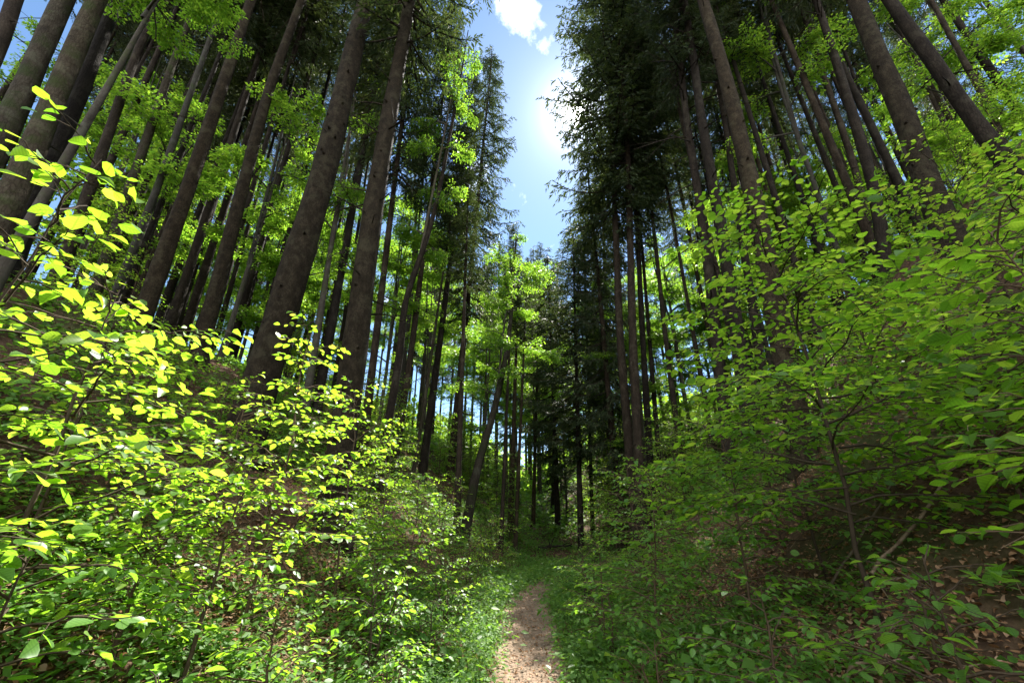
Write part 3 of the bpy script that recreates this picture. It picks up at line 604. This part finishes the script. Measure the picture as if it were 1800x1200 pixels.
# ------------------------------------------------------------------ saplings and bushes of the understorey
def sapling_mesh(seed, Hs, spread, nb, leaf, tpl='near', mat='beech', stem_r=.014, lean=(0, 0), clear=.15, az=None, droop=.3, gap=.62, fork=False, el0=32, twigs=1.0):
    rng = np.random.default_rng(seed)
    tb = Tubes(); P, D, N, S = [], [], [], []
    m = 9; t = np.linspace(0, 1, m)
    stem = np.stack([lean[0]*t**1.4, lean[1]*t**1.4, Hs*t], -1); stem[0, 2] = -.12
    stem[1:] += np.cumsum(rng.normal(0, .022*Hs/2, (m-1, 3)), 0)*[1, 1, .1]
    stems = [stem]
    if fork:
        st2 = stem.copy(); st2[:, 0] += .28*Hs*t**1.2*rng.choice([-1, 1]); st2[:, 1] += rng.normal(0, .12)*Hs*t; st2[:, 2] *= .88; stems.append(st2)
    for s in stems: tb.add(s, stem_r*(1.05-.85*t), 6, rng, .06)
    def spray(b, d, L, el, w):
        """one flat layered branch with side twigs and alternate leaves"""
        k = 9; q = np.linspace(0, 1, k); d = np.array([d[0], d[1], 0.])
        pts = b[None]+d[None]*(q*L*math.cos(el))[:, None]
        pts[:, 2] += q*L*math.sin(el)-droop*L*q**2
        pts += np.cumsum(rng.normal(0, .016*L, pts.shape), 0)
        tb.add(pts, np.linspace(w, .0016, k), 4)
        at = lambda s: np.array([np.interp(s, q, pts[:, j]) for j in range(3)])
        side = np.array([-d[1], d[0], 0])
        def row(p0, dr, ln):
            n = max(2, int(ln/(leaf*gap)))
            for i in range(n):
                f = (i+1)/n; pos = p0+dr*ln*f; pos = pos+[0, 0, -.10*ln*f*f]
                sg = 1 if i % 2 else -1
                sd = np.array([-dr[1], dr[0], 0])*sg
                a = .25 if i == n-1 else 1.0
                ld = dr*rng.uniform(.5, .9)+sd*a*rng.uniform(.6, 1.1); ld = ld+[0, 0, rng.uniform(-.5, .1)]
                P.append(pos+rng.normal(0, .006, 3)); D.append(ld)
                N.append(np.array([.05, .24, .95])+rng.normal(0, .36, 3)); S.append(leaf*rng.uniform(.5, 1.15)*(.8+.2*f))
        nt = max(2, int(L/(leaf*1.15)*twigs)); sg = 1
        for i in range(nt):
            s = .15+.85*(i+rng.random()*.5)/nt; p0 = at(s); dr = unit(d*.8+side*sg*rng.uniform(.6, 1.0)+[0, 0, rng.normal(-.02, .1)])
            ln = L*(.50*(1-s)+.10)*rng.uniform(.6, 1.2)
            if ln > leaf:
                tb.add(np.array([p0, p0+dr*ln*.5+[0, 0, -.02*ln], p0+dr*ln+[0, 0, -.10*ln]]), [.0035, .0025, .0012], 3)
                row(p0, dr, ln)
            else:
                P.append(p0); D.append(dr+[0, 0, -.2]); N.append(np.array([0, 0, 1])+rng.normal(0, .25, 3)); S.append(leaf*rng.uniform(.7, 1.1))
            sg = -sg
        row(at(.55), unit(pts[-1]-at(.55)), np.linalg.norm(pts[-1]-at(.55)))
    for i in range(nb):
        h = clear+(1-clear)*((i+rng.random()*.7)/nb)
        st = stems[i % len(stems)]
        b = np.array([np.interp(h, t, st[:, j]) for j in range(3)])
        a = (i*2.39996+rng.normal(0, .4)) if az is None else az[0]+rng.uniform(-az[1], az[1])
        L = spread*(1.05-.62*h**1.6)*rng.uniform(.65, 1.1)
        spray(b, (math.cos(a), math.sin(a)), L, R(el0*(.5+.8*h)+rng.normal(0, 7)), .0035+.004*L)
    for s in stems: spray(s[-2], unit([rng.normal(), rng.normal(), 0])[:2], spread*.32, R(60), .004)
    V, Fc = leaves(np.array(P), np.array(D), np.array(N), np.array(S), T_NEAR if tpl == 'near' else T_MID, rng.uniform(.82, 1.2, len(P)), rng.normal(1.2, 1.1, len(P)))
    lm = mesh('leaves', V, [Fc], M[mat])
    tv = (T_NEAR if tpl == 'near' else T_MID)[0]
    at = lm.attributes.new('leaf', 'FLOAT_VECTOR', 'POINT'); at.data.foreach_set('vector', np.tile(tv, (len(P), 1)).astype(np.float32).ravel())
    return tb.build('stem', M['twig']), lm
def sapling(x, y, label, cat='sapling', name='beech_sapling', group='beech saplings by the path', **kw):
    st, lf = sapling_mesh(**kw)
    root = tag(empty(name, (x, y, H(x, y))), label, cat, group)
    obj('stem', st, root); obj('leaves', lf, root); return root
# left, sunlit
sapling(-2.30, 1.50, 'tall sunlit sapling at the left edge with the highest bright leaves', seed=1, Hs=2.65, spread=.85, nb=24, leaf=.098, lean=(.12, .1), clear=.25, stem_r=.012)
sapling(-2.55, 2.35, 'wide sunlit sapling at left reaching drooping sprays over dark soil', seed=2, Hs=2.0, spread=1.4, nb=21, leaf=.09, clear=.16, stem_r=.016, el0=24)
sapling(-2.05, 1.95, 'low big-leaved hazel in the lower left corner with darker leaves', cat='bush', name='hazel_bush', seed=3, Hs=.85, spread=.75, nb=11, leaf=.095, mat='beech_deep', clear=.3, el0=20)
sapling(-1.55, 2.25, 'small seedling with broad leaves low at the bottom left', cat='bush', name='hazel_bush', seed=4, Hs=.55, spread=.5, nb=10, leaf=.085, mat='beech_deep', clear=.3)
sapling(-1.92, 3.55, 'tallest slim sunlit sapling on the left, thin dark leaning stem', seed=5, Hs=2.55, spread=.9, nb=24, leaf=.074, lean=(.05, .05), clear=.3, stem_r=.014)
sapling(-1.95, 2.98, 'sunlit sapling with a short dark stem left of the slim tall one', seed=6, Hs=1.25, spread=.75, nb=18, leaf=.074, clear=.3)
sapling(-2.0, 5.35, 'bright bushy sapling below the second thick spruce trunk', seed=7, Hs=2.5, spread=1.0, nb=30, leaf=.074, clear=.1)
sapling(-1.25, 5.9, 'shaded sapling with a thin stem right of the sunlit ones on the left', seed=8, Hs=1.8, spread=.85, nb=26, leaf=.072, mat='beech_deep', clear=.15)
sapling(-3.0, 4.5, 'sunlit sapling before the foot of the thickest trunk', seed=9, Hs=1.75, spread=.85, nb=22, leaf=.074, clear=.1)
sapling(-3.7, 3.5, 'leafy sapling up the left bank behind the drooping sprays', seed=10, Hs=1.6, spread=1.0, nb=18, leaf=.07, clear=.1)
sapling(-1.25, 4.35, 'knee-high bush in half shade left of the path', cat='bush', name='beech_bush', seed=11, Hs=.9, spread=.7, nb=20, leaf=.06, mat='beech_deep', clear=.08, fork=True)
sapling(-1.15, 7.5, 'grey-green bush at the left of the far half of the path', cat='bush', name='beech_bush', seed=12, Hs=1.55, spread=.85, nb=30, leaf=.06, tpl='mid', mat='beech_deep', clear=.05, fork=True)
sapling(-.95, 9.6, 'bright pale bush at the left of the path end', cat='bush', name='beech_bush', seed=13, Hs=1.2, spread=.8, nb=28, leaf=.06, tpl='mid', clear=.03, fork=True)
sapling(-2.2, 7.8, 'sapling between the shaded bushes and the snaking beech', seed=14, Hs=2.3, spread=1.0, nb=30, leaf=.074, tpl='mid', clear=.1)
sapling(-.55, 12.2, 'sunlit bush hiding the bend of the path', cat='bush', name='beech_bush', seed=15, Hs=1.3, spread=.9, nb=26, leaf=.072, tpl='mid', clear=.03, fork=True)
# right, shaded
sapling(2.62, 3.45, 'biggest green bush-like sapling on the right with a dark bent stem', seed=21, Hs=3.75, spread=1.85, nb=40, leaf=.094, mat='beech', clear=.16, stem_r=.02, lean=(-.05, 0), el0=26)
sapling(2.62, 1.75, 'near sapling at the right edge with the largest bright leaves', seed=22, Hs=2.2, spread=.95, nb=30, leaf=.112, mat='beech', clear=.3, stem_r=.015)
sapling(1.95, 2.15, 'low near sapling with flat layered leaves at lower right', seed=23, Hs=1.05, spread=.75, nb=12, leaf=.08, mat='beech_deep', clear=.45, stem_r=.012)
sapling(1.6, 3.1, 'small dark bush by the path at the bottom right', cat='bush', name='beech_bush', seed=24, Hs=.9, spread=.7, nb=18, leaf=.072, mat='beech_deep', clear=.1)
sapling(1.5, 4.9, 'slim-stemmed blue-green sapling nearest right of the path', seed=25, Hs=1.9, spread=.9, nb=30, leaf=.072, mat='beech_deep', clear=.12)
sapling(2.25, 4.5, 'blue-green sapling between the slim-stemmed and the biggest one', seed=26, Hs=1.9, spread=1.0, nb=28, leaf=.072, mat='beech_deep', clear=.12)
sapling(2.0, 7.0, 'taller sapling on the right below the bare black trunks', seed=27, Hs=1.9, spread=1.2, nb=38, leaf=.074, tpl='mid', mat='beech_deep', clear=.08)
sapling(3.5, 3.0, 'leafy sapling low on the right bank near the frame edge', seed=28, Hs=1.4, spread=1.1, nb=22, leaf=.072, mat='beech_deep', clear=.15)
sapling(4.1, 4.4, 'sapling high on the right bank behind the biggest one', seed=29, Hs=2.2, spread=1.3, nb=26, leaf=.072, clear=.12)
sapling(1.2, 6.4, 'dark low bush at the right edge of the path', cat='bush', name='beech_bush', seed=30, Hs=1.2, spread=.75, nb=24, leaf=.06, tpl='mid', mat='beech_deep', clear=.05, fork=True)
sapling(1.45, 9.2, 'dark green bush at the right of the path end', cat='bush', name='beech_bush', seed=31, Hs=1.4, spread=.85, nb=26, leaf=.06, tpl='mid', mat='beech_deep', clear=.05, fork=True)
sapling(2.2, 2.6, 'dark seedling at the bottom right in front of the fallen branch', cat='bush', name='beech_bush', seed=32, Hs=.6, spread=.65, nb=12, leaf=.075, mat='beech_deep', clear=.2)
sapling(3.3, 5.6, 'shaded sapling behind the blue-green ones on the right', seed=33, Hs=2.2, spread=1.1, nb=28, leaf=.074, tpl='mid', mat='beech_deep', clear=.08)
sapling(3.6, 2.3, 'bright-leaved sapling at the right edge behind the nearest one', seed=34, Hs=1.9, spread=1.2, nb=34, leaf=.088, clear=.15)
sapling(3.1, 4.6, 'sapling with a straight stem right behind the biggest one', seed=35, Hs=2.3, spread=1.3, nb=28, leaf=.08, clear=.1, mat='beech_deep')
sapling(5.0, 3.6, 'sapling highest on the right bank under the widest grey trunk', seed=36, Hs=2.6, spread=1.4, nb=34, leaf=.08, clear=.08)
sapling(5.2, 6.4, 'sapling on the right bank below the grey spotted trunk', seed=37, Hs=2.8, spread=1.3, nb=34, leaf=.08, tpl='mid', clear=.06)
sapling(-1.45, 3.0, 'low sunlit bush at the foot of the slim saplings on the left', cat='bush', name='beech_bush', seed=39, Hs=.7, spread=.6, nb=16, leaf=.07, clear=.1)
for i, (x, y, h, w, lb) in enumerate([(-2.75, 1.75, .7, .7, 'sunlit low bush in front of the tall left-edge sapling'), (-2.2, 2.75, .65, .6, 'little sunlit bush between the hazel and the slim tall sapling'),
        (-3.3, 3.1, .9, .8, 'sunlit bush below the drooping sprays on the left bank'), (-1.35, 2.45, .45, .45, 'ankle-high seedling by the path at the bottom left'),
        (-2.7, 3.5, .9, .8, 'sunlit bush behind the short dark stem on the left'), (-1.5, 5.0, .8, .7, 'half-lit bush at the foot of the bright bushy sapling'),
        (-2.6, 6.2, 1.2, .9, 'sunlit sapling left of the snaking beech below the spruces'), (-2.9, 8.6, 1.6, 1.0, 'leafy sapling on the pale bank right of the second thick spruce')]):
    sapling(x, y, lb, cat='bush', name='beech_bush', seed=50+i, Hs=h, spread=w, nb=16, leaf=.075, clear=.12)
for i, (x, y, h, w, lb) in enumerate([(-.85, 5.2, .6, .5, 'low bush crowding the left edge of the path in the foreground'), (-.9, 6.7, .85, .6, 'knee-high bush crowding the left path edge before the grey-green bush'),
        (-.75, 8.4, .75, .55, 'small bush between the grey-green and the bright pale bush'), (1.15, 5.6, .75, .55, 'low bush leaning over the right path edge below the slim-stemmed sapling'),
        (1.15, 4.0, .55, .5, 'small seedling at the right path edge in the foreground'), (1.15, 7.5, .95, .6, 'bush crowding the right path edge before the path end'),
        (.95, 3.1, .4, .4, 'tiny seedling by the path at the bottom right'), (-.95, 3.9, .5, .45, 'tiny bush by the path at the bottom left'),
        (-3.0, 10.2, 2.2, 1.1, 'leafy sapling on the left bank behind the snaking beech'), (-3.8, 5.3, 1.3, .9, 'bush on the dark soil beside the foot of the thickest trunk'), (-4.7, 4.9, 1.1, .9, 'bush high on the dark soil left of the thickest trunk'), (-2.1, 10.2, 1.4, .9, 'bush on the left bank at the foot of the straight dark spruce'), (-1.9, 11.6, 1.6, .9, 'bush just before the foot of the leaning mossy beech')]):
    sapling(x, y, lb, cat='bush', name='beech_bush', seed=70+i, Hs=h, spread=w, nb=18, leaf=.062, tpl='near' if y < 6 else 'mid', clear=.08, fork=True, mat='beech_deep' if abs(x) < 1.3 else 'beech')
# smaller growth farther off: copies
SM = [sapling_mesh(seed=s, Hs=h, spread=w, nb=n, leaf=.075, tpl='mid', mat='beech', clear=.06) for s, h, w, n in ((41, 2.4, 1.1, 30), (42, 1.5, .9, 22), (43, 3.2, 1.3, 34))]
rng = np.random.default_rng(9)
def grow(n, x0, x1, y0, y1, label, group):
    c = 0
    while c < n:
        x = rng.uniform(x0, x1); y = rng.uniform(y0, y1)
        if abs(x-float(path_x(y))) < 1.6: continue
        st, lf = SM[int(rng.integers(0, 3))]
        r = tag(empty('beech_sapling', (x, y, H(x, y)), rng.uniform(0, 6.28)), label, 'sapling', group); s = rng.uniform(.7, 1.15)*(1.0 if y < 15 else 1.35); r.scale = (s, s, s)
        obj('stem', st, r); obj('leaves', lf, r); c += 1
grow(24, -12, -2.6, 6, 24, 'background sapling among many alike on the left bank', 'background saplings on the left')
grow(34, 2.8, 13, 5.5, 24, 'background sapling among many alike on the right bank', 'background saplings on the right')
grow(26, -4, 6, 14, 30, 'background sapling among many alike in the valley bottom beyond the path', 'background saplings in the valley')
# ------------------------------------------------------------------ ground cover
rng = np.random.default_rng(31)
def on_ground(x, y, dz=0): return np.stack([x, y, height(x, y)+dz], -1)
def noise2(x, y, s): return .5+.25*(np.sin(s*x+1.3*s*y+1)+np.sin(1.7*s*x-.8*s*y+2.1))
# dead leaves
n = 140000
y = rng.uniform(.25, 1, n)**1.6*22-.5; u = rng.normal(0, 1, n)*(1.8+.22*y)
x = path_x(y)+u
keep = (np.abs(u) > .46) | (rng.random(n) < .2+.5*(np.abs(u)/.46)**4)
x, y = x[keep], y[keep]; n = len(x)
N = np.array([0, 0, 1.])+rng.normal(0, .35, (n, 3)); D = rng.normal(0, 1, (n, 3)); D[:, 2] *= .2
g_ = on_ground(x, y, .012+.02*rng.random(n)); sz = rng.uniform(.02, .05, n); wd = rng.uniform(.7, 1.3, n); cu = rng.normal(1.5, 2.5, n)
near_ = y < 8
V1, F1 = leaves(g_[near_], D[near_], N[near_], sz[near_], T_NEAR, wd[near_], cu[near_])
V2, F2 = leaves(g_[~near_], D[~near_], N[~near_], sz[~near_], T_MID, wd[~near_], cu[~near_])
tag(obj('leaf_litter', mesh('leaf_litter', np.concatenate([V1, V2]), [F1, F2+len(V1)], M['litter'])), 'dry reddish-brown beech leaves lying on the banks', 'dead leaves', kind='stuff')
# herbs: tufts of small leaves
def herbs(name, n_t, gen, per, hgt, leaf, mat, label, cat):
    x, y = gen(n_t); n_t = len(x)
    k = rng.integers(per[0], per[1], n_t); idx = np.repeat(np.arange(n_t), k); n = len(idx)
    hh = rng.uniform(.3, 1, n_t)*hgt
    az = rng.uniform(0, 6.283, n); r = rng.random(n)**.7*hh[idx]*.9
    px, py = x[idx]+np.cos(az)*r, y[idx]+np.sin(az)*r
    pz = height(px, py)+hh[idx]*(1-.55*(r/(hh[idx]*.9))**2)*rng.uniform(.25, 1, n)
    D = np.stack([np.cos(az), np.sin(az), rng.uniform(-.6, .25, n)], -1)+rng.normal(0, .3, (n, 3))
    V, Fc = leaves(np.stack([px, py, pz], -1), D, np.array([0, 0, 1.])+rng.normal(0, .35, (n, 3)), leaf*rng.uniform(.6, 1.3, n), T_MID)
    tag(obj(name, mesh(name, V, [Fc], M[mat])), label, cat, kind='stuff')
def edge(y0, y1, lo, hi, side):
    def g(n):
        y = y0+(y1-y0)*rng.random(n); u = lo+(hi-lo)*rng.random(n)**1.4
        x = path_x(y)+side*u; k = rng.random(n) < (.25+.75*noise2(x, y, 2.3)); return x[k], y[k]
    return g
herbs('herbs', 1700, edge(2.5, 15, .46, 1.7, -1), (14, 34), .40, .05, 'herb', 'low green herbs crowding the left edge of the path', 'herbs')
herbs('herbs', 2000, edge(2.5, 15, .46, 2.0, 1), (14, 34), .40, .05, 'herb', 'low green herbs crowding the right edge of the path', 'herbs')
def slope(x0, x1, y0, y1, th):
    def g(n):
        x = rng.uniform(x0, x1, n); y = rng.uniform(y0, y1, n); k = noise2(x, y, .9)+rng.normal(0, .1, n) > th; return x[k], y[k]
    return g
herbs('undergrowth', 1500, slope(-7, -1.2, 7, 15, .3), (8, 22), .30, .07, 'herb', 'green seedlings and herbs up the left bank beyond the saplings', 'undergrowth')
herbs('undergrowth', 900, slope(-4.5, -1.0, 3.2, 9, .40), (8, 22), .26, .06, 'herb', 'patchy green seedlings on the left bank', 'undergrowth')
herbs('undergrowth', 1100, slope(1.2, 5.5, 1.2, 9, .45), (8, 22), .26, .06, 'herb', 'patchy green seedlings on the right bank', 'undergrowth')
herbs('undergrowth', 2600, slope(-16, 18, 22, 62, .3), (8, 20), .8, .30, 'herb', 'green undergrowth far along the valley under the thin spruces', 'undergrowth')
herbs('undergrowth', 3000, slope(-8, 10, 9, 30, .36), (8, 20), .40, .10, 'herb', 'green undergrowth covering the valley floor beyond the path', 'undergrowth')
herbs('undergrowth', 900, slope(-1.8, 3.6, 11.5, 20, .15), (10, 24), .40, .08, 'herb', 'bright green plants in the hollow where the path bends away', 'undergrowth')
herbs('undergrowth', 2000, slope(-13, -4.2, 2.5, 13, .25), (10, 24), .34, .08, 'herb', 'green seedlings and ferny plants on the steep upper left bank', 'undergrowth')
herbs('undergrowth', 2000, slope(4.2, 14, 2.0, 13, .25), (10, 24), .34, .08, 'herb', 'green seedlings and ferny plants on the steep upper right bank', 'undergrowth')
herbs('undergrowth', 900, slope(-3.8, -1.1, 1.3, 3.6, .3), (8, 20), .22, .055, 'herb', 'sunlit seedlings on the leaf litter at the bottom left', 'undergrowth')
herbs('weeds', 160, edge(2.5, 12, .5, 1.6, -1), (8, 18), .55, .10, 'beech_deep', 'taller broad-leaved weeds along the left path edge', 'weeds')
herbs('weeds', 200, edge(2.5, 12, .5, 1.8, 1), (8, 18), .55, .10, 'beech_deep', 'taller broad-leaved weeds along the right path edge', 'weeds')
# grass beside the path
def grass(n, gen, label):
    x, y = gen(n); n = len(x); h = rng.uniform(.08, .26, n); w = .0035+.002*rng.random(n)
    az = rng.uniform(0, 6.283, n); d = np.stack([np.cos(az), np.sin(az)], -1); s = np.stack([-d[:, 1], d[:, 0]], -1); bend = h*rng.uniform(.2, .9, n)
    z = height(x, y)
    P = np.zeros((n, 5, 3))
    for k, (f, ws) in enumerate(((0, 1), (0, -1), (.55, .7), (.55, -.7), (1, 0))):
        P[:, k, 0] = x+d[:, 0]*bend*f*f+s[:, 0]*w*ws; P[:, k, 1] = y+d[:, 1]*bend*f*f+s[:, 1]*w*ws; P[:, k, 2] = z+h*(f-.25*f*f)
    b = (np.arange(n)*5)[:, None]
    tag(obj('grass', mesh('grass', P.reshape(-1, 3), [b+np.array([[0, 1, 3, 2]]), b+np.array([[2, 3, 4]])], M['grass'])), label, 'grass', kind='stuff')
grass(9000, edge(2.5, 13, .44, 1.1, 1), 'fine green grass along the right edge of the path')
grass(5000, edge(2.5, 13, .44, .95, -1), 'fine green grass along the left edge of the path')
# pebbles and crumbs trodden into the path
n = 1500; y = rng.uniform(2.5, 11, n); x = path_x(y)+rng.normal(0, .22, n)
ang = np.linspace(0, 2*np.pi, 6, endpoint=False)
s = rng.uniform(.004, .016, n)*(1+.5*(rng.random(n) < .06)); zz = height(x, y)+.028
ring = np.stack([x[:, None]+s[:, None]*np.cos(ang)*rng.uniform(.7, 1.2, (n, 6)), y[:, None]+s[:, None]*np.sin(ang)*rng.uniform(.7, 1.2, (n, 6)), np.repeat(zz[:, None], 6, 1)-.004], -1)
top = np.stack([x, y, zz+s*.6], -1)[:, None]
V = np.concatenate([ring, top], 1).reshape(-1, 3); b = (np.arange(n)*7)[:, None]
Fc = np.concatenate([b+np.array([[i, (i+1) % 6, 6]]) for i in range(6)])
tag(obj('gravel', mesh('gravel', V, [Fc], M['deadwood'])), 'small pale stones and crumbs trodden into the earth path', 'gravel', kind='stuff')
# small twigs strewn over the floor
tb = Tubes()
for i in range(900):
    yy = rng.uniform(1.0, 12); xx = float(path_x(yy))+rng.normal(0, 2.2); a = rng.uniform(0, 6.28); L = rng.uniform(.06, .35)
    q = np.array([[xx+math.cos(a)*f*L, yy+math.sin(a)*f*L+.02*math.sin(5*f), 0] for f in (-.5, 0, .5)]); q[:, 2] = height(q[:, 0], q[:, 1])+.03+rng.uniform(0, .02)
    tb.add(q, np.array([1, .8, .4])*rng.uniform(.002, .006), 4)
tag(obj('twigs', tb.build('twigs', M['deadwood'])), 'small dead twigs strewn over the forest floor and the path', 'twigs', kind='stuff')
# fallen branches on the banks
def fallen(pts, r, label, name='fallen_branch', mat='deadwood', twigs=4, seed=1):
    rg = np.random.default_rng(seed); tb = Tubes(); pts = np.array([[a, b, H(a, b)+c] for a, b, c in pts])
    base = pts[0].copy(); q = np.linspace(0, len(pts)-1, 14); P = np.stack([np.interp(q, np.arange(len(pts)), pts[:, j]) for j in range(3)], -1)-base
    P[1:-1] = (P[:-2]+2*P[1:-1]+P[2:])/4; P += rg.normal(0, r*.35, P.shape)
    tb.add(P, np.linspace(r, r*.3, 14), 8, rg, .12)
    for _ in range(twigs):
        i = rg.integers(4, 12); d = unit(P[i+1]-P[i]+rg.normal(0, .7, 3)*np.linalg.norm(P[i+1]-P[i])); L = rg.uniform(.2, .5)
        tb.add(np.array([P[i], P[i]+d*L*.5+[0, 0, .04], P[i]+d*L]), [r*.35, r*.25, r*.1], 4)
    tag(obj(name, tb.build(name, M[mat]), None, tuple(base)), label, 'branch', 'fallen branches on the banks')
fallen([(2.05, 3.2, .02), (2.2, 3.25, .12), (2.35, 3.1, .05), (2.6, 2.95, .03)], .014, 'pale crooked fallen branch on brown soil at lower right', seed=1)
fallen([(3.0, 3.9, .05), (3.5, 3.8, .08), (4.2, 3.9, .06), (4.8, 3.7, .05)], .016, 'long grey fallen branch lying across the right bank', seed=2)
fallen([(2.9, 4.4, .05), (3.6, 4.3, .10), (4.3, 4.5, .06)], .012, 'thin fallen branch above the long grey one on the right bank', seed=3)
fallen([(-3.0, 3.3, .05), (-3.5, 3.9, .08), (-4.0, 4.6, .06)], .02, 'dark dead branch on the bare soil of the left bank', mat='twig', seed=4)
fallen([(-1.15, 3.6, .03), (-1.5, 3.75, .08), (-1.9, 3.7, .04)], .012, 'thin dry stick lying in the leaves at the bottom left', seed=5)
fallen([(1.0, 18.2, .1), (1.6, 18.5, .25), (2.4, 18.3, .3)], .07, 'dark rotten log under the bank beyond the path end', name='rotten_log', mat='bark_dark', seed=6)
